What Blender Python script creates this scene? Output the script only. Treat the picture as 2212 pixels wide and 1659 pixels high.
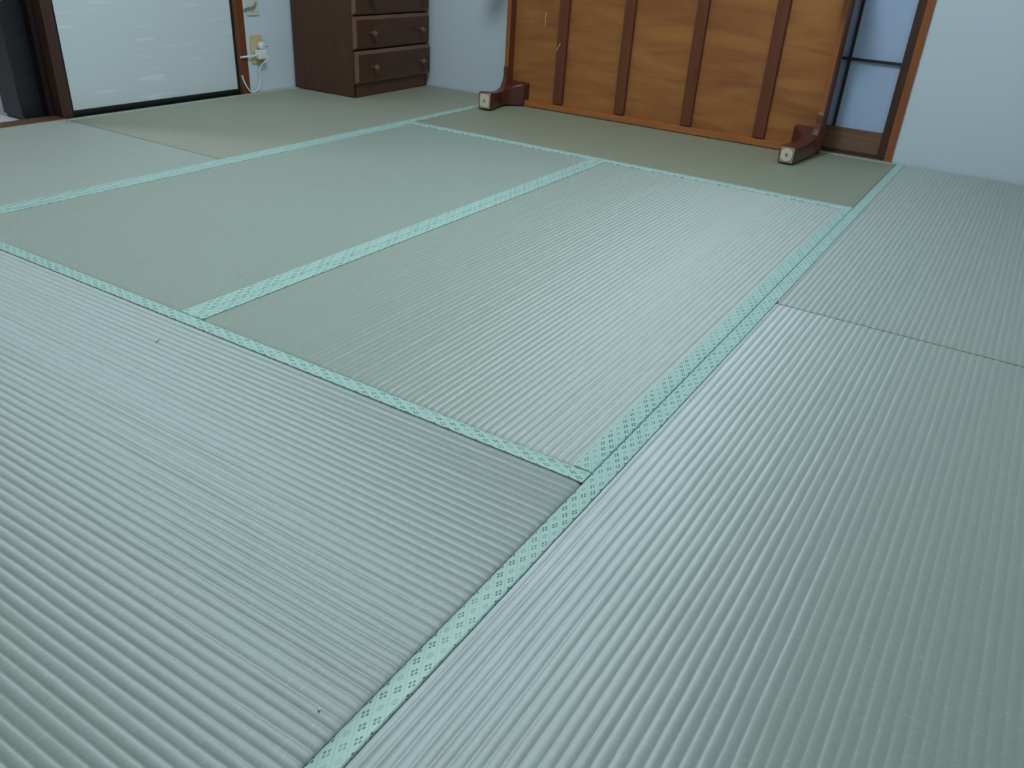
import bpy, bmesh, math, random
from mathutils import Matrix, Vector
random.seed(7)
for o in list(bpy.data.objects): bpy.data.objects.remove(o, do_unlink=True)
S = bpy.context.scene
COL = S.collection

# ------------------------------------------------------------------ camera, world, light, exposure
def rz(a): return Matrix.Rotation(a, 4, 'Z')
def rx(a): return Matrix.Rotation(a, 4, 'X')
cd = bpy.data.cameras.new('camera'); cam = bpy.data.objects.new('camera', cd); COL.objects.link(cam)
cd.sensor_fit = 'HORIZONTAL'; cd.sensor_width = 36.0; cd.lens = 1739.69/2212*36.0
cd.dof.use_dof = True; cd.dof.focus_distance = 1.25; cd.dof.aperture_fstop = 14.0
cd.clip_start = 0.02; cd.clip_end = 50
cam.matrix_world = Matrix.Translation((3.12920, -3.66401, 0.69910)) @ rz(0.532046) @ rx(1.067792) @ rz(0.064637)
S.camera = cam

W = bpy.data.worlds.new('world'); S.world = W; W.use_nodes = True
W.node_tree.nodes['Background'].inputs[0].default_value = (0.45, 0.55, 0.75, 1)
W.node_tree.nodes['Background'].inputs[1].default_value = 0.10

LAMP = (1.93, -2.02, 2.08)
def area(name, loc, rot, size, power, color, shape='DISK'):
    l = bpy.data.lights.new(name, 'AREA'); l.shape = shape; l.size = size; l.energy = power; l.color = color
    o = bpy.data.objects.new(name, l); COL.objects.link(o); o.location = loc; o.rotation_euler = rot
    return o
pl_ = bpy.data.lights.new('ceiling_lamp_light', 'POINT'); pl_.energy = 74; pl_.shadow_soft_size = 0.20; pl_.color = (0.80, 0.93, 1.0)
plo = bpy.data.objects.new('ceiling_lamp_light', pl_); COL.objects.link(plo); plo.location = LAMP
area('next_room_light', (-1.6, -2.6, 2.2), (0, 0, 0), 0.50, 16, (0.95, 0.97, 1.0))
S.view_settings.view_transform = 'Standard'; S.view_settings.look = 'None'
S.view_settings.gamma = 1.0; S.view_settings.use_curve_mapping = False
S.view_settings.exposure = 0.0

# ------------------------------------------------------------------ helpers
def tag(o, label=None, cat=None, group=None, kind=None):
    if label: o['label'] = label
    if cat: o['category'] = cat
    if group: o['group'] = group
    if kind: o['kind'] = kind
    return o
def empty(name, loc, label=None, cat=None, group=None, kind=None, rotz=0.0):
    o = bpy.data.objects.new(name, None); COL.objects.link(o); o.location = loc; o.rotation_euler = (0, 0, rotz)
    o.empty_display_size = 0.05
    return tag(o, label, cat, group, kind)
def obj(name, bm, m, parent=None, smooth=False):
    me = bpy.data.meshes.new(name)
    if smooth:
        for f in bm.faces: f.smooth = True
    bm.normal_update(); bm.to_mesh(me); bm.free()
    me.materials.append(m)
    o = bpy.data.objects.new(name, me); COL.objects.link(o)
    if parent: o.parent = parent
    return o
def add_box(bm, x0, x1, y0, y1, z0, z1, bev=0.0, seg=2):
    v = [bm.verts.new(p) for p in ((x0,y0,z0),(x1,y0,z0),(x1,y1,z0),(x0,y1,z0),(x0,y0,z1),(x1,y0,z1),(x1,y1,z1),(x0,y1,z1))]
    fs = [bm.faces.new([v[i] for i in q]) for q in ((0,3,2,1),(4,5,6,7),(0,1,5,4),(1,2,6,5),(2,3,7,6),(3,0,4,7))]
    if bev > 0:
        es = list({e for f in fs for e in f.edges})
        bmesh.ops.bevel(bm, geom=es, offset=bev, segments=seg, profile=0.6, affect='EDGES')
    return bm
def box(name, m, parent, x0, x1, y0, y1, z0, z1, bev=0.0, seg=2):
    return obj(name, add_box(bmesh.new(), min(x0,x1), max(x0,x1), min(y0,y1), max(y0,y1), min(z0,z1), max(z0,z1), bev, seg), m, parent)
def tube(name, pts, r, m, parent=None, sub=6, n=8, flat=1.0):
    # Catmull-Rom through pts, swept circle
    P = [Vector(p) for p in pts]; Q = []
    ext = [P[0]*2-P[1]] + P + [P[-1]*2-P[-2]]
    for i in range(1, len(ext)-2):
        a, b, c, d = ext[i-1:i+3]
        for k in range(sub):
            t = k/sub
            Q.append(0.5*((2*b)+(c-a)*t+(2*a-5*b+4*c-d)*t*t+(3*b-a-3*c+d)*t**3))
    Q.append(P[-1]); bm = bmesh.new(); rings = []
    for i, q in enumerate(Q):
        t = (Q[min(i+1, len(Q)-1)]-Q[max(i-1, 0)]).normalized()
        u = t.cross(Vector((1, 0, 0.13))).normalized(); w = t.cross(u)
        rings.append([bm.verts.new(q+(u*math.cos(2*math.pi*k/n)+w*math.sin(2*math.pi*k/n)*flat)*r) for k in range(n)])
    for a, b in zip(rings, rings[1:]):
        for k in range(n): bm.faces.new((a[k], a[(k+1)%n], b[(k+1)%n], b[k]))
    bm.faces.new(rings[0][::-1]); bm.faces.new(rings[-1])
    bmesh.ops.recalc_face_normals(bm, faces=bm.faces)
    return obj(name, bm, m, parent, True)
def lathe(prof, n=20):          # (radius, height) along +z
    bm = bmesh.new(); R = []
    for r, z in prof:
        R.append([bm.verts.new((r*math.cos(2*math.pi*k/n), r*math.sin(2*math.pi*k/n), z)) for k in range(n)])
    for a, b in zip(R, R[1:]):
        for k in range(n): bm.faces.new((a[k], a[(k+1)%n], b[(k+1)%n], b[k]))
    bm.faces.new(R[0][::-1]); bm.faces.new(R[-1])
    bmesh.ops.recalc_face_normals(bm, faces=bm.faces)
    return bm
def loft(sections, rad=0.25):
    """sections: list of (y, x0, x1, z0, z1); rounded rectangle rings along y"""
    bm = bmesh.new(); R = []; n = 5
    for y, x0, x1, z0, z1 in sections:
        r = rad*min(x1-x0, z1-z0)*0.5; ring = []
        for cx, cz, a0 in ((x1-r, z1-r, 0), (x0+r, z1-r, 90), (x0+r, z0+r, 180), (x1-r, z0+r, 270)):
            for k in range(n):
                a = math.radians(a0+90*k/(n-1)); ring.append(bm.verts.new((cx+r*math.cos(a), y, cz+r*math.sin(a))))
        R.append(ring)
    for a, b in zip(R, R[1:]):
        for k in range(len(a)): bm.faces.new((a[k], a[(k+1)%len(a)], b[(k+1)%len(a)], b[k]))
    bm.faces.new(R[0]); bm.faces.new(R[-1][::-1])
    bmesh.ops.recalc_face_normals(bm, faces=bm.faces)
    return bm
def smooth_sections(sec, sub=5):
    out = []; ext = [sec[0]]+sec+[sec[-1]]
    for i in range(1, len(ext)-2):
        a, b, c, d = ext[i-1:i+3]
        for k in range(sub):
            t = k/sub
            out.append(tuple(0.5*((2*q)+(r-p)*t+(2*p-5*q+4*r-s)*t*t+(3*q-p-3*r+s)*t**3) for p, q, r, s in zip(a, b, c, d)))
    out.append(sec[-1]); return out

# ------------------------------------------------------------------ materials
def srgb(r, g, b):
    f = lambda c: (c/255/12.92 if c/255 <= 0.04045 else ((c/255+0.055)/1.055)**2.4)
    return (f(r), f(g), f(b), 1)
class NT:
    def __init__(s, name):
        s.m = bpy.data.materials.new(name); s.m.use_nodes = True; s.t = s.m.node_tree
        s.b = s.t.nodes['Principled BSDF']; s.out = s.t.nodes['Material Output']
    def n(s, typ, **kw):
        x = s.t.nodes.new(typ)
        for k, v in kw.items(): setattr(x, k, v)
        return x
    def l(s, a, b): s.t.links.new(a, b)
    def math(s, op, a, b=None, c=None):
        x = s.n('ShaderNodeMath', operation=op)
        for i, v in enumerate((a, b, c)):
            if v is None: continue
            if isinstance(v, (int, float)): x.inputs[i].default_value = v
            else: s.l(v, x.inputs[i])
        return x.outputs[0]
    def uv(s): return s.n('ShaderNodeTexCoord').outputs['UV']
    def co(s): return s.n('ShaderNodeTexCoord').outputs['Object']
    def mapp(s, v, scale=(1,1,1), loc=(0,0,0), rot=(0,0,0)):
        x = s.n('ShaderNodeMapping'); s.l(v, x.inputs[0]); x.inputs['Scale'].default_value = scale
        x.inputs['Location'].default_value = loc; x.inputs['Rotation'].default_value = rot; return x.outputs[0]
    def noise(s, v, scale=5, detail=2, rough=0.5, dist=0.0):
        x = s.n('ShaderNodeTexNoise'); s.l(v, x.inputs['Vector']); x.inputs['Scale'].default_value = scale
        x.inputs['Detail'].default_value = detail; x.inputs['Roughness'].default_value = rough; x.inputs['Distortion'].default_value = dist
        return x.outputs['Fac']
    def ramp(s, f, stops):
        x = s.n('ShaderNodeValToRGB'); s.l(f, x.inputs[0]); e = x.color_ramp.elements
        while len(e) < len(stops): e.new(0.5)
        for k, (p, c) in zip(e, stops): k.position = p; k.color = c
        return x.outputs[0]
    def mix(s, f, a, b, typ='MIX'):
        x = s.n('ShaderNodeMix', data_type='RGBA', blend_type=typ)
        for sock, v in ((x.inputs[0], f), (x.inputs[6], a), (x.inputs[7], b)):
            if isinstance(v, (int, float, tuple)): sock.default_value = v
            else: s.l(v, sock)
        return x.outputs[2]
    def bump(s, h, strength=0.3, dist=0.001):
        x = s.n('ShaderNodeBump'); s.l(h, x.inputs['Height']); x.inputs['Strength'].default_value = strength
        x.inputs['Distance'].default_value = dist; s.l(x.outputs[0], s.b.inputs['Normal'])
    def set(s, base=None, rough=None, spec=None, **kw):
        if base is not None:
            if isinstance(base, tuple): s.b.inputs['Base Color'].default_value = base
            else: s.l(base, s.b.inputs['Base Color'])
        if rough is not None: s.b.inputs['Roughness'].default_value = rough
        if spec is not None: s.b.inputs['Specular IOR Level'].default_value = spec
        for k, v in kw.items(): s.b.inputs[k].default_value = v
        return s.m

def wood(name, dark, light, scale=(3, 60, 60), rough=0.45, spec=0.4, band=0.0, detail=4):
    t = NT(name); v = t.mapp(t.co(), scale)
    f = t.noise(v, 1.0, detail, 0.6, 0.4)
    c = t.ramp(f, ((0.3, dark), (0.7, light)))
    t.bump(f, 0.12, 0.001)
    return t.set(c, rough, spec)
def plain(name, col, rough=0.6, spec=0.3, noise=0.06, scale=30):
    t = NT(name); f = t.noise(t.co(), scale, 3)
    d = tuple(c*(1-noise) for c in col[:3])+(1,); l = tuple(min(1, c*(1+noise)) for c in col[:3])+(1,)
    t.bump(f, 0.05, 0.001)
    return t.set(t.ramp(f, ((0.3, d), (0.7, l))), rough, spec)

SHEEN = 0.155
def rush(name, col, tan=0.25, fade=None):
    t = NT(name); uv = t.uv()
    fib = t.noise(t.mapp(uv, (55, 620, 1)), 1.0, 2, 0.55)           # rushes run across the mat
    strand = t.noise(t.mapp(uv, (70.4, 150, 1)), 1.0, 2, 0.6)       # rib by rib variation
    blot = t.noise(t.mapp(uv, (5, 5, 1)), 1.0, 3, 0.55)
    blot2 = t.noise(t.mapp(uv, (16, 7, 1), (3.1, 1.7, 0)), 1.0, 2, 0.5)
    g = col; d = tuple(c*0.90 for c in col[:3])+(1,)
    tn = (col[0]*1.07, col[1]*1.01, col[2]*0.90, 1)
    c = t.mix(t.math('MULTIPLY', fib, 0.8), g, d)
    c = t.mix(t.math('MULTIPLY', blot2, tan*1.6), c, tn)
    lt = tuple(min(1, k*1.09) for k in col[:3])+(1,)
    st = t.ramp(strand, ((0.54, (0,0,0,1)), (0.64, (1,1,1,1))))
    c = t.mix(t.math('MULTIPLY', st, 0.65), c, lt)
    glint_dash = t.ramp(t.noise(t.mapp(uv, (78, 300, 1), (0.4, 0.9, 0)), 1.0, 1, 0.4), ((0.67, (0,0,0,1)), (0.70, (1,1,1,1))))  # glints on the rush fibres, painted into the colour as pale dashes
    c = t.mix(t.math('MULTIPLY', glint_dash, 0.6), c, tuple(min(1, k*1.5) for k in col[:3])+(1,))
    wf = None
    if fade:  # paler, slightly glossier rush at one border, fading across the mat
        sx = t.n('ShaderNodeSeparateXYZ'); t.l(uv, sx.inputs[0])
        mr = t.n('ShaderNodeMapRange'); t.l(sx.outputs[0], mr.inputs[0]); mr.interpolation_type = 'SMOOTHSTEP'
        mr.inputs[1].default_value = fade[0]; mr.inputs[2].default_value = fade[1]; mr.inputs[3].default_value = 1; mr.inputs[4].default_value = 0
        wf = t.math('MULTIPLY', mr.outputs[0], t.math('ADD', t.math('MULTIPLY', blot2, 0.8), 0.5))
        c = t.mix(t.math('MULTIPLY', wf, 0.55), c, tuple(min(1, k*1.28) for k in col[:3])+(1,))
    dk = tuple(k*0.93 for k in col[:3])+(1,)
    c = t.mix(t.math('MULTIPLY', blot, 0.6), c, dk)
    h = t.math('ADD', t.math('MULTIPLY', fib, 0.5), t.math('MULTIPLY', strand, 1.0))
    t.bump(h, 0.28, 0.0010)
    t.set(c, 0.6, 0.25)
    gl = t.n('ShaderNodeBsdfAnisotropic'); gl.inputs['Color'].default_value = (0.80, 0.86, 0.92, 1)
    gl.inputs['Roughness'].default_value = 0.58; gl.inputs['Anisotropy'].default_value = 0.55; gl.inputs['Rotation'].default_value = 0.0
    tg = t.n('ShaderNodeTangent', direction_type='UV_MAP', uv_map='UVMap'); t.l(tg.outputs[0], gl.inputs['Tangent'])
    t.l(t.b.inputs['Normal'].links[0].from_socket, gl.inputs['Normal'])
    mx = t.n('ShaderNodeMixShader'); mx.inputs[0].default_value = SHEEN
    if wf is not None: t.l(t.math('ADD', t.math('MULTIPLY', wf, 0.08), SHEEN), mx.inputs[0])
    t.l(t.b.outputs[0], mx.inputs[1]); t.l(gl.outputs[0], mx.inputs[2]); t.l(mx.outputs[0], t.out.inputs[0])
    return t.m

def heri_mat(name='green_cloth_border', ca=srgb(184, 216, 209), cb=srgb(173, 209, 201)):
    t = NT(name); uv = t.uv(); sx = t.n('ShaderNodeSeparateXYZ'); t.l(uv, sx.inputs[0])
    u = t.math('DIVIDE', t.math('SUBTRACT', sx.outputs[0], 0.0005), 0.0156); v = t.math('DIVIDE', sx.outputs[1], 0.0280)
    a = t.math('ADD', v, u); b = t.math('SUBTRACT', v, u)
    i = t.math('ROUND', a); j = t.math('ROUND', b)
    fa = t.math('SUBTRACT', a, i); fb = t.math('SUBTRACT', b, j)
    aa = t.math('ABSOLUTE', fa); ab = t.math('ABSOLUTE', fb)
    # four little rounded squares
    qa = t.math('ABSOLUTE', t.math('SUBTRACT', aa, 0.150)); qb = t.math('ABSOLUTE', t.math('SUBTRACT', ab, 0.150))
    sq = t.math('LESS_THAN', t.math('ADD', t.math('POWER', qa, 3.0), t.math('POWER', qb, 3.0)), 0.106**3)
    # flower with petals
    r = t.math('SQRT', t.math('ADD', t.math('MULTIPLY', fa, fa), t.math('MULTIPLY', fb, fb)))
    th = t.math('ARCTAN2', fb, fa)
    pet = t.math('MULTIPLY', t.math('GREATER_THAN', t.math('COSINE', t.math('MULTIPLY', th, 8.0)), -0.35), t.math('GREATER_THAN', r, 0.06))
    rim = t.math('ADD', 0.25, t.math('MULTIPLY', t.math('COSINE', t.math('MULTIPLY', th, 8.0)), 0.03))
    fl = t.math('MULTIPLY', pet, t.math('LESS_THAN', r, rim))
    c2 = t.math('COMPARE', t.math('SUBTRACT', i, j), 2.0, 0.4)
    k = t.math('FLOORED_MODULO', t.math('ADD', i, c2), 3.0)
    isf = t.math('COMPARE', k, 0.0, 0.3); nof = t.math('SUBTRACT', 1.0, isf)
    line = t.math('MAXIMUM', t.math('GREATER_THAN', aa, 0.480), t.math('MULTIPLY', t.math('GREATER_THAN', ab, 0.488), 0.40))
    fade = t.ramp(t.noise(t.mapp(uv, (28, 9, 1)), 1.0, 3), ((0.34, (0.55,0.55,0.55,1)), (0.52, (1,1,1,1))))  # printed motif worn unevenly
    m = t.math('ADD', t.math('MULTIPLY', sq, nof), t.math('MULTIPLY', t.math('MULTIPLY', fl, isf), 0.55))
    m = t.math('MULTIPLY', m, fade)
    m = t.math('MAXIMUM', m, t.math('MULTIPLY', line, 0.42))
    base = t.mix(t.noise(t.mapp(uv, (40, 6, 1)), 1.0, 2), ca, cb)
    c = t.mix(t.math('MULTIPLY', m, 0.95), base, srgb(64, 104, 94))
    wv = t.noise(t.mapp(uv, (1500, 1500, 1)), 1.0, 1)
    t.bump(wv, 0.12, 0.0004)
    return t.set(c, 0.42, 0.5)

M = {}
M['heri'] = heri_mat()
M['heri_pale'] = heri_mat('faded_cloth_border', srgb(190, 196, 178), srgb(178, 188, 170))
M['rush_a'] = rush('woven_rush', srgb(156, 171, 161))
M['rush_e'] = rush('woven_rush_bluish', srgb(151, 165, 159))
M['rush_f'] = rush('woven_rush_pale_edge', srgb(149, 163, 157), fade=(11.46, 11.98))
M['rush_d'] = rush('woven_rush_olive', srgb(160, 163, 143))
M['rush_b'] = rush('woven_rush_green', srgb(152, 158, 138))
M['rush_c'] = rush('woven_rush_pale', srgb(163, 177, 168))
M['core'] = plain('mat_core_straw', srgb(128, 136, 120), 0.9, 0.1)
M['subfloor'] = plain('dark_subfloor', srgb(60, 58, 50), 0.9, 0.1)
def plaster(name, col):
    t = NT(name); f = t.noise(t.co(), 260, 4, 0.7); g = t.noise(t.co(), 2.5, 2)
    d = tuple(c*0.955 for c in col[:3])+(1,)
    t.bump(f, 0.10, 0.001)
    return t.set(t.mix(g, col, d), 0.85, 0.15)
M['wall'] = plaster('white_wall_plaster', srgb(207, 219, 229))
M['wall_other'] = plaster('room_plaster', srgb(205, 208, 206))
M['pillar'] = wood('orange_brown_pillar', srgb(132, 72, 38), srgb(158, 94, 52), (60, 60, 3), 0.4)
M['pillar_dark'] = wood('red_brown_pillar', srgb(104, 56, 32), srgb(124, 70, 42), (60, 60, 3), 0.4)
M['post'] = wood('brown_door_post', srgb(62, 38, 30), srgb(78, 50, 39), (60, 60, 3), 0.5)
M['sill'] = wood('brown_sill', srgb(96, 68, 52), srgb(114, 84, 66), (60, 3, 60), 0.5)
M['lacquer'] = plain('black_lacquer', srgb(20, 22, 26), 0.35, 0.5)
M['darkwood'] = wood('dark_shoji_wood', srgb(62, 38, 30), srgb(82, 52, 40), (60, 60, 4), 0.5)
M['kick'] = wood('shoji_kick_board_wood', srgb(108, 78, 60), srgb(132, 98, 76), (4, 60, 60), 0.55)
M['kumiko'] = plain('dark_lattice', srgb(46, 40, 44), 0.5, 0.3)
M['chest'] = wood('dark_brown_chest', srgb(78, 50, 38), srgb(90, 60, 46), (40, 40, 3), 0.55, 0.3)
M['chest_front'] = wood('dark_brown_drawer', srgb(70, 44, 31), srgb(80, 52, 37), (40, 3, 40), 0.5, 0.35)
M['chest_edge'] = wood('pale_brown_drawer_edge', srgb(104, 74, 60), srgb(116, 86, 70), (40, 3, 40), 0.5, 0.35)  # paler brown for the drawer chamfers and knobs
M['slat'] = wood('dark_red_brown_slat', srgb(98, 50, 32), srgb(114, 62, 40), (50, 50, 4), 0.45, 0.35)
M['leg'] = wood('dark_red_leg', srgb(76, 36, 30), srgb(90, 46, 38), (50, 6, 50), 0.28, 0.5)
M['lip'] = wood('orange_table_edge', srgb(154, 92, 46), srgb(172, 108, 56), (4, 60, 60), 0.4)
M['lip_dark'] = wood('orange_brown_apron_edge', srgb(140, 82, 42), srgb(156, 96, 52), (50, 50, 4), 0.4)
def ply():
    t = NT('orange_brown_plywood')
    f = t.noise(t.mapp(t.co(), (2.2, 10, 13)), 1.0, 3, 0.55, 0.9)
    g = t.noise(t.mapp(t.co(), (1.3, 2, 2.0), (2, 0, 1)), 1.0, 2, 0.5)
    h = t.noise(t.mapp(t.co(), (14, 10, 160)), 1.0, 2)
    c = t.ramp(f, ((0.32, srgb(138, 84, 44)), (0.5, srgb(162, 104, 54)), (0.68, srgb(180, 120, 62))))
    c = t.mix(t.math('MULTIPLY', g, 0.45), c, srgb(144, 88, 48))
    c = t.mix(t.math('MULTIPLY', h, 0.18), c, srgb(120, 74, 40))
    t.bump(f, 0.06, 0.001)
    return t.set(c, 0.45, 0.4)
M['ply'] = ply()
M['endgrain'] = plain('worn_leg_end', srgb(168, 138, 116), 0.8, 0.1, 0.14, 90)
M['felt'] = plain('white_felt_pad', srgb(208, 200, 186), 0.95, 0.05, 0.05, 120)
M['feltdot'] = plain('grey_nail_head', srgb(128, 122, 112), 0.6, 0.3)
def fusuma():
    t = NT('white_fusuma_paper')
    a = t.noise(t.mapp(t.co(), (1, 4.6, 42)), 1.0, 1, 0.3)
    m = t.ramp(a, ((0.64, (0,0,0,1)), (0.76, (1,1,1,1))))
    c = t.mix(t.math('MULTIPLY', m, 0.6), srgb(208, 220, 224), srgb(230, 241, 244))
    return t.set(c, 0.6, 0.25)
M['fusuma'] = fusuma()
def shoji_paper():
    t = NT('shoji_paper'); t.b.inputs['Base Color'].default_value = srgb(150, 168, 196)
    f = t.noise(t.mapp(t.co(), (20, 20, 60)), 1.0, 3)
    t.set(t.mix(f, srgb(184, 206, 238), srgb(192, 213, 243)), 0.8, 0.1)
    tr = t.n('ShaderNodeBsdfTranslucent'); tr.inputs[0].default_value = srgb(170, 190, 225)
    mx = t.n('ShaderNodeMixShader'); mx.inputs[0].default_value = 0.2
    t.l(t.b.outputs[0], mx.inputs[1]); t.l(tr.outputs[0], mx.inputs[2]); t.l(mx.outputs[0], t.out.inputs[0])
    return t.m
M['paper'] = shoji_paper()
M['beige'] = plain('beige_outlet_plastic', srgb(206, 190, 140), 0.45, 0.4, 0.02)
M['ivory'] = plain('ivory_plate_plastic', srgb(205, 207, 198), 0.45, 0.4, 0.02)
M['white'] = plain('white_plastic', srgb(226, 230, 234), 0.4, 0.4, 0.02)
M['grey'] = plain('grey_metal_wire', srgb(120, 126, 124), 0.5, 0.5, 0.05)
M['dark'] = plain('black_furniture', srgb(28, 29, 34), 0.35, 0.5, 0.1)
M['jamb'] = wood('dark_red_jamb', srgb(28, 15, 15), srgb(38, 21, 20), (60, 60, 3), 0.5)
M['vinyl'] = plain('pale_vinyl_floor', srgb(205, 205, 216), 0.5, 0.3, 0.03)
M['cloth'] = plain('dark_brown_cloth', srgb(74, 64, 56), 0.95, 0.05)
M['scrap'] = plain('dark_straw', srgb(62, 66, 60), 0.8, 0.1)
M['pale'] = plain('pale_scratch', srgb(222, 190, 150), 0.8, 0.1)
M['ceil'] = wood('ceiling_board', srgb(206, 200, 190), srgb(216, 210, 200), (3, 30, 30), 0.7, 0.2)
em = NT('lamp_diffuser'); em.set(srgb(240, 240, 240), 0.5, 0.3); em.b.inputs['Emission Color'].default_value = (0.9, 1, 1, 1); em.b.inputs['Emission Strength'].default_value = 1.0
M['glow'] = em.m

# ------------------------------------------------------------------ room shell
XL, XR, YB, YF, H = -0.005, 3.655, -0.043, -4.70, 2.40
def struct(name, m, *a, label=None, cat='wall', **k):
    o = box(name, m, None, *a, **k); return tag(o, label, cat, None, 'structure')
struct('floor', M['subfloor'], -0.08, XR, YF, YB, -0.12, -0.058, label='dark floor boards hidden under the tatami mats', cat='floor')
struct('wall_back', M['wall'], -0.11, 0.94, YB, YB+0.10, -0.12, H, label='white plaster back wall between the chest and the upended table')
struct('wall_back.001', M['wall'], 2.706, XR+0.1, YB, YB+0.10, -0.12, H, label='white plaster back wall right of the paper screen door')
struct('wall_back.002', M['wall'], 0.94, 2.706, YB+0.002, YB+0.10, 1.85, H, label='plaster lintel above the paper screen door')
struct('wall_left', M['wall'], XL-0.10, XL, -0.934, YB, -0.12, H, label='white plaster wall strip with outlets beside the chest')
struct('wall_left.001', M['wall_other'], XL-0.10, XL, YF, -2.80, -0.12, H, label='plaster wall left of the open doorway')
struct('wall_left.002', M['wall_other'], XL-0.10, XL, -2.80, -0.934, 1.85, H, label='plaster lintel over the sliding doors')
struct('wall_right', M['wall_other'], XR, XR+0.10, YF, YB, -0.12, H, label='plaster wall right of the camera')
struct('wall_front', M['wall_other'], -0.11, XR+0.1, YF-0.10, YF, -0.12, H, label='plaster wall behind the camera')
struct('ceiling', M['ceil'], -0.11, XR+0.1, YF-0.1, YB+0.1, H, H+0.06, label='pale board ceiling above the mats', cat='ceiling')
struct('trim_1', M['pillar_dark'], XL-0.09, XL+0.004, -0.975, -0.935, -0.05, H, label='red-brown pillar right of the white sliding door', cat='pillar', bev=0.002)
struct('trim_2', M['pillar'], 2.678, 2.706, YB-0.010, YB+0.06, -0.05, 1.85, label='orange-brown pillar between paper screen and right wall', cat='pillar', bev=0.002)
struct('trim_3', M['sill'], -0.088, -0.006, -2.80, -1.845, -0.05, 0.001, label='brown wooden sill of the open doorway', cat='sill', bev=0.002)
struct('trim_4', M['post'], -0.075, -0.022, -1.848, -1.806, -0.02, 1.85, label='dark brown post between doorway and white sliding door', cat='post', bev=0.002)
struct('trim_5', M['jamb'], -0.115, -0.076, -1.868, -1.80, -0.02, 1.85, label='dark red-brown jamb in the open doorway', cat='jamb')
struct('trim_6', M['sill'], 0.97, 2.678, YB+0.000, YB+0.05, -0.05, 0.004, label='wooden threshold under the paper screen', cat='sill')
struct('trim_7', M['lacquer'], -0.10, -0.006, -1.845, -0.975, -0.05, -0.001, label='dark threshold under the white sliding door', cat='sill')
struct('floor.001', M['vinyl'], -3.2, -0.088, -4.7, -0.5, -0.10, -0.012, label='pale floor of the next room through the doorway', cat='floor')
struct('wall_left.003', M['wall_other'], -3.3, -3.2, -4.7, -0.5, -0.12, H, label='far wall of the next room')
struct('wall_left.004', M['wall_other'], -3.2, -0.11, -0.5, -0.4, -0.12, H, label='side wall of the next room')
struct('wall_left.005', M['wall_other'], -3.2, -0.11, -4.8, -4.7, -0.12, H, label='near wall of the next room')
struct('ceiling.001', M['wall_other'], -3.3, -0.11, -4.8, -0.4, H, H+0.06, label='ceiling of the next room', cat='ceiling')
# dim corridor behind the paper screen
struct('wall_back.003', M['wall_other'], 0.8, 2.9, 0.80, 0.9, -0.12, H, label='wall behind the paper screen')

# sliding door (fusuma)
d = empty('door_1', (-0.03, -1.40, 0), 'white paper sliding door with black lacquer frame', 'sliding door', None, 'structure')
def local(o, d):   # geometry is authored in world space; shift under its empty
    o.matrix_parent_inverse = d.matrix_basis.inverted() if False else Matrix.Translation(-Vector(d.location)); return o
fy0, fy1 = -1.812, -0.958
local(box('paper_panel', M['fusuma'], d, -0.046, -0.034, fy0+0.012, fy1-0.020, 0.017, 1.80), d)
local(box('bottom_rail', M['lacquer'], d, -0.050, -0.028, fy0, fy1, -0.001, 0.020, 0.002), d)
local(box('top_rail', M['lacquer'], d, -0.050, -0.028, fy0, fy1, 1.79, 1.82, 0.002), d)
local(box('stile', M['lacquer'], d, -0.050, -0.028, fy0, fy0+0.016, 0.020, 1.79, 0.002), d)
local(box('stile', M['lacquer'], d, -0.050, -0.028, fy1-0.024, fy1, 0.020, 1.79, 0.002), d)

# paper screen doors (shoji) behind the table
def shoji(name, x0, x1, y, label):
    d = empty(name, ((x0+x1)/2, y, 0), label, 'screen door', None, 'structure')
    L = lambda o: local(o, d)
    L(box('stile', M['darkwood'], d, x1-0.032, x1, y-0.012, y+0.014, 0.006, 1.80, 0.001))
    L(box('stile', M['darkwood'], d, x0, x0+0.032, y-0.012, y+0.014, 0.006, 1.80, 0.001))
    L(box('bottom_rail', M['darkwood'], d, x0+0.032, x1-0.032, y-0.012, y+0.014, 0.004, 0.016, 0.001))
    L(box('kick_board', M['kick'], d, x0+0.032, x1-0.032, y-0.006, y+0.010, 0.016, 0.101))
    n = 4
    xs = [x1-0.032-0.195*k for k in range(1, n+1) if x1-0.032-0.195*k > x0+0.05]
    for x in xs: L(box('lattice_bar', M['kumiko'], d, x-0.005, x+0.005, y-0.010, y+0.004, 0.101, 1.79))
    for k in range(6):
        z = 0.362+0.262*k
        L(box('lattice_bar', M['kumiko'], d, x0+0.032, x1-0.032, y-0.009, y+0.003, z-0.005, z+0.005))
    edges = sorted(xs+[x0+0.030, x1-0.030]); zs = [0.095]+[0.362+0.262*k for k in range(6)]+[1.79]
    for a, b in zip(edges, edges[1:]):
        for c, e in zip(zs, zs[1:]):
            L(box('paper_pane', M['paper'], d, a, b, y+0.0045, y+0.0065, c, e))
shoji('door_2', 1.80, 2.678, YB+0.018, 'blue-white paper screen door with dark lattice right of the table')
shoji('door_3', 0.94, 1.83, YB+0.048, 'paper screen door hidden behind the upended table')

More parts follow.
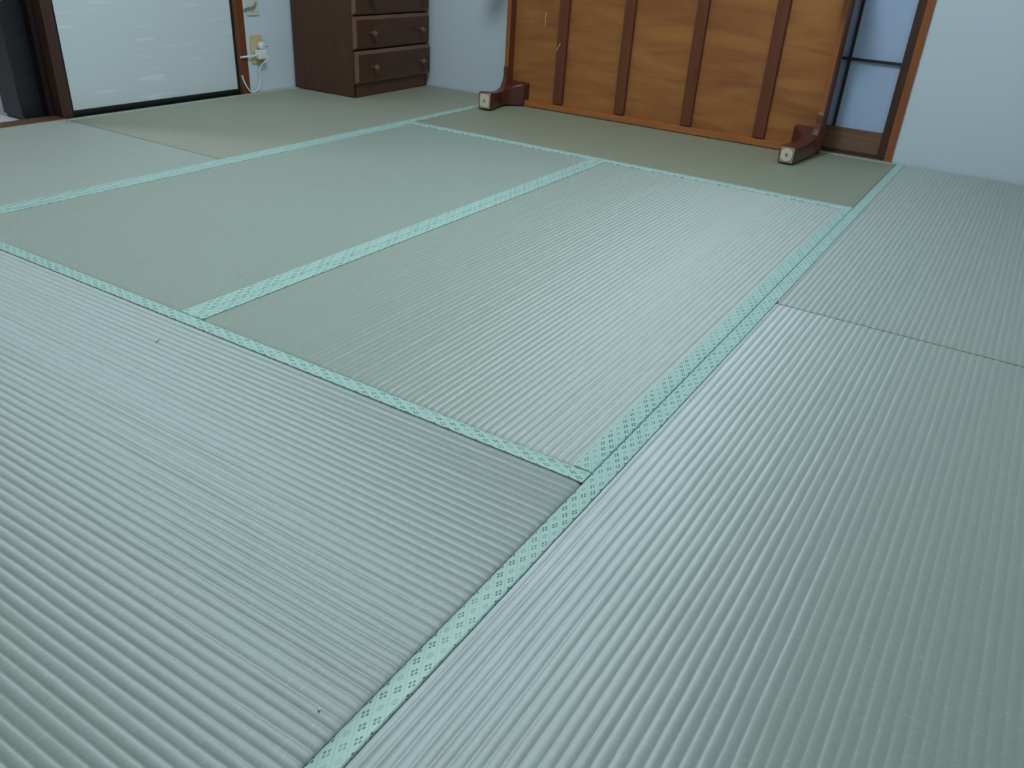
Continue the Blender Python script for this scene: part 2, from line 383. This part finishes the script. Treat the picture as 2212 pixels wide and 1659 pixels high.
# ------------------------------------------------------------------ tatami mats
U = 0.91
def mat_piece(name_label, x0, x1, y0, y1, along, rush_m, seed, hw=0.031, pale=0):
    """along: 'x' or 'y' = direction of the ribs and of the cloth borders. y0<y1"""
    rnd = random.Random(seed)
    cx, cy = (x0+x1)/2, (y0+y1)/2
    root = empty('tatami_mat', (cx, cy, -0.055), name_label, 'tatami mat', 'tatami mats laid over the floor')
    Lx, Ly = (x1-x0), (y1-y0)
    if along == 'y': L, Wd, tr = Ly, Lx, (lambda a, b, z: (a, b, z+0.055))
    else: L, Wd, tr = Lx, Ly, (lambda a, b, z: (b, -a, z+0.055))
    # core
    g = 0.0012
    bm = bmesh.new(); add_box(bm, -Wd/2+g, Wd/2-g, -L/2+g+0.001, L/2-g-0.001, -0.054, -0.0045)
    for v in bm.verts: v.co = Vector(tr(*v.co))
    bmesh.ops.recalc_face_normals(bm, faces=bm.faces)
    obj('straw_core', bm, M['core'], root)
    # woven cover with ribs: pitch 14.2 mm
    w = Wd-2*hw+0.008; n = round(w/0.0142); pitch = w/n; K = 8
    nl = 90; bm = bmesh.new(); uvl = bm.loops.layers.uv.new('UVMap')
    ts = [-L/2+g, -L/2+g+0.002, -L/2+g+0.005, -L/2+g+0.010]+[-L/2+0.02+(L-0.04)*k/nl for k in range(nl+1)]+[L/2-g-0.010, L/2-g-0.005, L/2-g-0.002, L/2-g]
    drop = [0.0055, 0.0026, 0.0010, 0.0002]
    amp = [0.00104*(0.8+0.4*rnd.random()) for _ in range(n)]
    rows = []
    wob = [[0.0]*(n+1) for _ in ts]
    for j in range(n+1):
        ph = rnd.random()*6.28; ph2 = rnd.random()*6.28
        for i, b in enumerate(ts): wob[i][j] = 0.00035*math.sin(b*9+ph)+0.00025*math.sin(b*31+ph2)+rnd.uniform(-1, 1)*0.00022
    for i, b in enumerate(ts):
        dz = drop[i] if i < 4 else (drop[len(ts)-1-i] if len(ts)-1-i < 4 else 0)
        row = []
        for j in range(n):
            a0 = -w/2+pitch*j+wob[i][j]; a1 = -w/2+pitch*(j+1)+wob[i][j+1]
            am = amp[j]*(1+rnd.uniform(-0.16, 0.16))
            for k in range(K):
                s = k/K; sh = math.sin(math.pi*s)**0.72 if s > 0 else 0
                row.append((a0+(a1-a0)*s, b, -0.0018+am*sh*0.82-dz))
        row.append((w/2, b, -0.0018-dz)); rows.append([bm.verts.new(tr(*p)) for p in row]); 
        rows[-1] = (rows[-1], row)
    for (va, ra), (vb, rb) in zip(rows, rows[1:]):
        for k in range(len(va)-1):
            f = bm.faces.new((va[k], va[k+1], vb[k+1], vb[k])); f.smooth = (k % K not in (0,)) or True
            for lp, r in zip(f.loops, (ra[k], ra[k+1], rb[k+1], rb[k])): lp[uvl].uv = (r[0]+seed*1.7, r[1]+seed*0.9)
    if along == 'x':
        pass
    bmesh.ops.recalc_face_normals(bm, faces=bm.faces)
    if sum(f.normal.z for f in list(bm.faces)[:2000]) < 0: bmesh.ops.reverse_faces(bm, faces=bm.faces)
    o = obj('woven_cover', bm, rush_m, root, True)
    # cloth borders
    for s in (-1, 1):
        bm = bmesh.new(); uvl = bm.loops.layers.uv.new('UVMap')
        outer = s*(Wd/2-g*0.6)
        # cross-section: outer edge turned down, slightly pillowed, inner edge step
        prof = [(0.0, -0.012), (0.0, -0.0008), (0.0012, 0.0006), (0.004, 0.0011), (0.010, 0.0014), (0.018, 0.0016), (hw-0.003, 0.0017), (hw-0.0006, 0.0014), (hw, 0.0005), (hw-0.0008, -0.0016)]
        nb = 70; R = []
        for i in range(nb+1):
            b = -L/2+g*0.5+(L-g)*i/nb; jt = rnd.uniform(-1, 1)*0.00025
            row = [(outer-s*(p+(jt if q > 5 else 0)), b, z) for q, (p, z) in enumerate(prof)]
            R.append(([bm.verts.new(tr(*p)) for p in row], b))
        voff = rnd.random()
        for (va, ba), (vb, bb) in zip(R, R[1:]):
            for k in range(len(prof)-1):
                f = bm.faces.new((va[k], va[k+1], vb[k+1], vb[k]))
                for lp, (q, b) in zip(f.loops, ((k, ba), (k+1, ba), (k+1, bb), (k, bb))): lp[uvl].uv = (-s*prof[q][0], b+voff*0.084)
        caps = [bm.faces.new([bm.verts.new(v.co) for v in R_]) for R_ in (R[0][0], R[-1][0])]
        bmesh.ops.recalc_face_normals(bm, faces=bm.faces)
        if sum(f.normal.z for f in list(bm.faces)[:200]) < 0: bmesh.ops.reverse_faces(bm, faces=bm.faces)
        obj('cloth_border', bm, M['heri_pale'] if s == pale else M['heri'], root, True)
    return root
YB0 = -0.0485
A, B, C2, D = M['rush_a'], M['rush_b'], M['rush_c'], M['heri']
mat_piece('tatami mat along the sliding door, its end under the brown chest', 0.0, U, -2.03*U, YB0, 'y', M['rush_d'], 1, pale=-1)
mat_piece('pale tatami mat left of the short seam by the open doorway', 0.0, U, -4*U, -2.03*U, 'y', C2, 2, pale=-1)
mat_piece('dark tatami mat under the legs of the upended table', U, 3*U, -U, YB0, 'x', B, 3, pale=-1)
mat_piece('tatami mat in the middle, left of the double green border', U, 2*U, -3*U, -U, 'y', A, 4)
mat_piece('tatami mat in the middle, right of the double green border', 2*U, 3*U, -3*U, -U, 'y', A, 5)
mat_piece('tatami mat in the far right corner against the white wall', 3*U, 4*U, -2.037*U, YB0, 'y', M['rush_e'], 6)
mat_piece('nearest right tatami mat, with paler, shinier rush along its green border', 3*U, 4*U, -4*U, -2.037*U, 'y', M['rush_f'], 7)
mat_piece('nearest left tatami mat, its ribs running crosswise, with a dark straw scrap', U, 3*U, -4*U, -3*U, 'x', M['rush_e'], 8)

# ------------------------------------------------------------------ chest of drawers
ch = empty('chest_of_drawers', (0.389, -0.653, 0.0026), 'dark brown wooden chest of drawers with round knobs in the back corner', 'chest of drawers', rotz=math.radians(1.2))
CW, CD, CH = 0.575, 0.374, 0.92     # local: front face at x=0, y 0..CW
box('plinth', M['chest'], ch, -CD+0.01, -0.002, 0.001, CW-0.001, 0, 0.056)
box('side_panel', M['chest'], ch, -CD, -0.002, 0.0, 0.018, 0.0005, CH, 0.0015)
box('side_panel', M['chest'], ch, -CD, -0.002, CW-0.018, CW, 0.0005, CH, 0.0015)
box('back_panel', M['chest'], ch, -CD, -CD+0.006, 0.018, CW-0.018, 0.056, CH)
box('bottom_board', M['chest'], ch, -CD+0.006, -0.004, 0.018, CW-0.018, 0.056, 0.070)
box('top_board', M['chest'], ch, -CD-0.0, 0.02, -0.012, CW+0.004, CH, CH+0.025, 0.004)
def front_bm(w, h, t=0.020, ch_=0.013, chd=0.013):
    bm = bmesh.new()
    def ring(x, i): return [bm.verts.new(p) for p in ((x, i, i), (x, w-i, i), (x, w-i, h-i), (x, i, h-i))]
    r = [ring(0, 0.0), ring(t-chd, 0), ring(t-0.0015, ch_-0.001), ring(t, ch_+0.001)]
    for a, b in zip(r, r[1:]):
        for k in range(4): bm.faces.new((a[k], a[(k+1)%4], b[(k+1)%4], b[k]))
    bm.faces.new(r[0][::-1]); bm.faces.new(r[-1]); bmesh.ops.recalc_face_normals(bm, faces=bm.faces)
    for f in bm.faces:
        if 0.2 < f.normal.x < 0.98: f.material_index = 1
    return bm
knob_prof = [(0.0068, 0.0), (0.0062, 0.008), (0.0060, 0.016), (0.0080, 0.020), (0.0112, 0.024), (0.0128, 0.030), (0.0124, 0.037), (0.0098, 0.043), (0.005, 0.046), (0.001, 0.0465)]
knob_me = lathe(knob_prof, 20)
k0 = None
zz = [0.060, 0.209, 0.357, 0.505, 0.653, 0.790]; hh = [0.143, 0.142, 0.142, 0.142, 0.130, 0.122]
for i, (z, h) in enumerate(zip(zz, hh)):
    ox = 0.006 if i == 0 else (0.0 if i != 1 else 0.001); oy = -0.004 if i == 0 else -0.006
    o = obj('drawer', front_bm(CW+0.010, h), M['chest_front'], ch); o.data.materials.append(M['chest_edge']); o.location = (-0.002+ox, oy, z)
    bm = bmesh.new(); add_box(bm, -0.30, -0.0, 0.02, CW-0.03, 0.005, h-0.02)
    for y in (0.100, 0.470):
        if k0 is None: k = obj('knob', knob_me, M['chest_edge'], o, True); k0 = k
        else: k = k0.copy(); COL.objects.link(k); k.parent = o
        k.rotation_euler = (0, math.radians(90), 0); k.location = (0.0195, y+0.004, h*0.50)
    bm.free()

# ------------------------------------------------------------------ low table standing on its long edge
tb = empty('low_table', (1.6845, -0.150, 0.0), 'low orange-brown wooden table standing on its long edge, dark slatted underside and curved legs', 'table')
T0 = Vector(tb.location); tb.location.z = 0.0022
def LT(o): o.matrix_parent_inverse = Matrix.Translation(-T0); return o
TX0, TX1, TH = 0.934, 2.436, 0.75
LT(box('table_top', M['slat'], tb, TX0-0.004, TX1+0.004, -0.118, -0.142, 0.001, TH, 0.004))
LT(box('underside_panel', M['ply'], tb, TX0+0.004, TX1-0.004, -0.152, -0.142, 0.006, TH-0.006))
def rail_bm(xa, xb, yfront, notch):
    """short apron seen edge-on: profile in (y,z) extruded in x, scooped towards the leg"""
    bm = bmesh.new(); prof = [(-0.150, 0.03), (-0.150, TH-0.03)]
    pts = [(yfront, TH-0.03), (yfront, TH-0.14), (yfront+0.008, TH-0.15), (yfront+0.008, 0.175), (yfront+0.001, 0.160), (yfront+0.002, 0.13), (yfront-0.004, 0.105), (yfront-0.020, 0.085), (yfront-0.02, 0.03)]
    pr = prof+pts
    a = [bm.verts.new((xa, y, z)) for y, z in pr]; b = [bm.verts.new((xb, y, z)) for y, z in pr]
    n = len(pr)
    for k in range(n): bm.faces.new((a[k], a[(k+1)%n], b[(k+1)%n], b[k]))
    bm.faces.new(a); bm.faces.new(b[::-1]); bmesh.ops.recalc_face_normals(bm, faces=bm.faces)
    return bm
LT(obj('short_apron', rail_bm(TX0, TX0+0.022, -0.205, 1), M['slat'], tb))
LT(obj('short_apron', rail_bm(TX1-0.022, TX1, -0.205, 1), M['slat'], tb))
LT(box('apron_edge', M['lip_dark'], tb, TX0+0.0005, TX0+0.0215, -0.1975, -0.1990, 0.17, TH-0.15))
LT(box('apron_edge', M['lip_dark'], tb, TX1-0.0215, TX1-0.0005, -0.1975, -0.1990, 0.17, TH-0.15))
LT(box('long_apron', M['lip'], tb, 1.03, 2.345, -0.182, -0.150, 0.0, 0.026, 0.002))
LT(box('long_apron', M['lip'], tb, 1.03, 2.345, -0.182, -0.150, TH-0.026, TH, 0.002))
for x in (1.219, 1.539, 1.862, 2.187):
    LT(box('slat', M['slat'], tb, x-0.024, x+0.024, -0.172, -0.152, 0.030, TH-0.030, 0.001))
secL = [(-0.148, 0.936, 1.052, 0.0, 0.104), (-0.175, 0.936, 1.050, 0.0, 0.103), (-0.195, 0.936, 1.040, 0.0, 0.098), (-0.215, 0.937, 1.012, 0.001, 0.090), (-0.245, 0.940, 0.990, 0.003, 0.078), (-0.290, 0.943, 0.985, 0.005, 0.068), (-0.340, 0.943, 0.997, 0.004, 0.070), (-0.390, 0.942, 1.007, 0.001, 0.076), (-0.419, 0.942, 1.007, 0.002, 0.077)]
secR = [(-0.148, 2.322, 2.434, 0.0, 0.104), (-0.175, 2.328, 2.434, 0.0, 0.103), (-0.195, 2.340, 2.434, 0.0, 0.098), (-0.215, 2.362, 2.434, 0.001, 0.090), (-0.245, 2.378, 2.432, 0.003, 0.078), (-0.290, 2.378, 2.426, 0.005, 0.068), (-0.340, 2.362, 2.420, 0.004, 0.066), (-0.390, 2.351, 2.413, 0.001, 0.066), (-0.424, 2.350, 2.410, 0.001, 0.066)]
def leg(sec, pad_r):
    lg = LT(obj('leg', loft(smooth_sections(sec, 5), 0.20), M['leg'], tb, False))
    y, x0, x1, z0, z1 = sec[-1]
    for p in lg.data.polygons: p.use_smooth = True
    e = 0.003
    def sub(o): o.matrix_parent_inverse = Matrix.Identity(4); return o
    sub(obj('leg_end', loft([(y+0.001, x0+e, x1-e, z0+e, z1-e), (y-0.0012, x0+e+0.001, x1-e-0.001, z0+e+0.001, z1-e-0.001)], 0.15), M['endgrain'], lg))
    q = 0.0085
    sub(obj('felt_pad', loft([(y-0.001, x0+q, x1-q, z0+q, z1-q), (y-0.0035, x0+q, x1-q, z0+q, z1-q), (y-0.0042, x0+q+.002, x1-q-.002, z0+q+.002, z1-q-.002)], pad_r), M['felt'], lg))
    cx, cz = (x0+x1)/2, (z0+z1)/2
    sub(obj('nail_head', loft([(y-0.0038, cx-0.006, cx+0.006, cz-0.007, cz+0.007), (y-0.0052, cx-0.005, cx+0.005, cz-0.006, cz+0.006)], 0.9), M['feltdot'], lg))
    return lg
leg(secL, 0.45); leg(secR, 0.85)
secTL = [(a, b, c, TH-e, TH-dd) for a, b, c, dd, e in secL]; secTR = [(a, b, c, TH-e, TH-dd) for a, b, c, dd, e in secR]
for sc in (secTL, secTR): leg(sc, 0.6)
LT(box('metal_clip', M['feltdot'], tb, 1.041, 1.048, -0.1528, -0.152, 0.372, 0.412, 0.0003))
bm = bmesh.new()
for k in range(6): add_box(bm, 1.114-0.0012+0.0006*(k%2), 1.114+0.0012+0.0006*(k%3), -0.1524, -0.152, 0.358+0.0105*k, 0.3665+0.0105*k)
tag(LT(obj('torn_veneer', bm, M['pale'], tb)), 'pale torn streak in the veneer')
bm = bmesh.new(); add_box(bm, 1.203, 1.206, -0.1724, -0.172, 0.262, 0.300)
bmesh.ops.rotate(bm, verts=bm.verts, cent=(1.2045, -0.172, 0.281), matrix=Matrix.Rotation(math.radians(28), 3, 'Y'))
tag(LT(obj('scratch', bm, M['pale'], tb)), 'pale slanting scratch on the slat')

# ------------------------------------------------------------------ outlets and cords on the left wall strip
ol = empty('wall_outlet', (XL, -0.877, 0.186), 'beige wall outlet plate low on the wall beside the red-brown pillar', 'outlet')
OL = lambda o: local(o, ol)
OL(box('cover_plate', M['beige'], ol, XL, XL+0.007, -0.913, -0.843, 0.127, 0.249, 0.002))
OL(box('socket_insert', M['beige'], ol, XL+0.006, XL+0.009, -0.892, -0.864, 0.142, 0.234, 0.001))
pl = empty('round_plug', (XL+0.009, -0.866, 0.205), 'round pale grey plug in the upper socket of the beige outlet', 'plug')
b = obj('plug_body', lathe([(0.010, 0), (0.016, 0.003), (0.0175, 0.012), (0.016, 0.022), (0.010, 0.027), (0.004, 0.028)], 20), M['white'], pl, True); b.rotation_euler = (0, math.radians(90), 0)
box('prong', M['grey'], pl, 0.020, 0.024, 0.014, 0.034, -0.006, -0.003, 0.0005)
tube('short_cord', [(0.018, 0.012, -0.010), (0.022, 0.019, -0.028), (0.020, 0.020, -0.050), (0.014, 0.014, -0.066)], 0.0025, M['white'], pl)
tp = empty('multi_tap', (XL+0.009, -0.874, 0.168), 'white multi-way plug tap in the lower socket of the beige outlet', 'plug')
obj('tap_body', add_box(bmesh.new(), 0, 0.034, -0.026, 0.024, -0.019, 0.020, 0.006, 3), M['white'], tp, True)
box('socket_slot', M['dark'], tp, 0.012, 0.024, 0.0238, 0.0244, 0.004, 0.006); box('socket_slot', M['dark'], tp, 0.012, 0.024, 0.0238, 0.0244, -0.010, -0.008)
cx = XL
c1 = tube('power_cord', [(cx+0.028, -0.893, 0.176), (cx+0.026, -0.910, 0.166), (cx+0.020, -0.930, 0.163), (cx+0.014, -0.955, 0.162), (cx+0.010, -0.982, 0.160)], 0.0042, M['white'])
tag(c1, 'white power cord running left from the tap across the pillar', 'cord')
c2 = tube('power_cord', [(cx+0.040, -0.858, 0.166), (cx+0.046, -0.853, 0.150), (cx+0.036, -0.862, 0.137), (cx+0.022, -0.876, 0.118), (cx+0.014, -0.882, 0.088), (cx+0.012, -0.882, 0.056), (cx+0.012, -0.890, 0.030), (cx+0.013, -0.905, 0.010), (cx+0.014, -0.925, 0.0055), (cx+0.015, -0.945, 0.009), (cx+0.014, -0.962, 0.027), (cx+0.010, -0.975, 0.055), (cx+0.007, -0.981, 0.082)], 0.0034, M['white'], None, 6)
tag(c2, 'white cord looping down to the mat and up behind the pillar', 'cord')
sp = empty('wall_plate', (XL, -0.882, 0.39), 'ivory wall plate above the beige outlet, cut by the top of the frame', 'wall plate')
local(box('cover_plate', M['ivory'], sp, XL, XL+0.008, -0.917, -0.846, 0.332, 0.452, 0.003), sp)
local(box('plate_insert', M['ivory'], sp, XL+0.007, XL+0.010, -0.896, -0.867, 0.347, 0.437, 0.001), sp)
tag(tube('wire_stub', [(cx+0.008, -0.934, 0.357), (cx+0.018, -0.918, 0.364), (cx+0.022, -0.900, 0.366), (cx+0.022, -0.885, 0.372), (cx+0.020, -0.872, 0.386)], 0.0040, M['grey']), 'grey twisted wire lying across the ivory wall plate', 'wire')

# ------------------------------------------------------------------ next room
cb = empty('cabinet', (-0.18, -1.7, -0.012), 'black cabinet standing in the next room beyond the open doorway', 'cabinet')
local(box('body', M['dark'], cb, -0.247, -0.116, -1.950, -1.50, 0.0, 1.30, 0.004), cb)
local(box('plinth', M['dark'], cb, -0.240, -0.115, -1.943, -1.51, -0.0118, 0.0, 0.0), cb)
kb = obj('knob', lathe([(0.003, 0), (0.003, 0.008), (0.008, 0.012), (0.009, 0.018), (0.005, 0.023), (0.001, 0.024)], 14), M['grey'], cb, True)
kb.rotation_euler = (math.radians(90), 0, 0); kb.location = (0.12, -0.25, 0.43)

# ------------------------------------------------------------------ small debris and lamp
bm = bmesh.new(); add_box(bm, -0.0080, 0.0080, -0.0009, 0.0009, 0, 0.0012)
for v in bm.verts: v.co.y *= (1-abs(v.co.x)/0.0095)
o = obj('straw_scrap', bm, M['scrap']); o.location = (1.866, -2.843, -0.0003); o.rotation_euler = (0, 0, math.radians(114.5)); tag(o, 'tiny dark straw scrap lying on the near left mat', 'scrap')
bm = bmesh.new(); bmesh.ops.create_icosphere(bm, subdivisions=2, radius=0.0016)
o = obj('crumb', bm, M['white'], None, True); o.location = (2.697, -3.275, 0.0008); tag(o, 'tiny white crumb on the near left mat by the border', 'crumb')
lp = empty('ceiling_lamp', (LAMP[0], LAMP[1], H), 'round white ceiling lamp above the middle of the mats', 'lamp')
o = obj('lamp_shade', lathe([(0.30, 0), (0.30, -0.04), (0.27, -0.07), (0.10, -0.08), (0.01, -0.081)], 40), M['glow'], lp, True); o.location = (0, 0, -0.001)
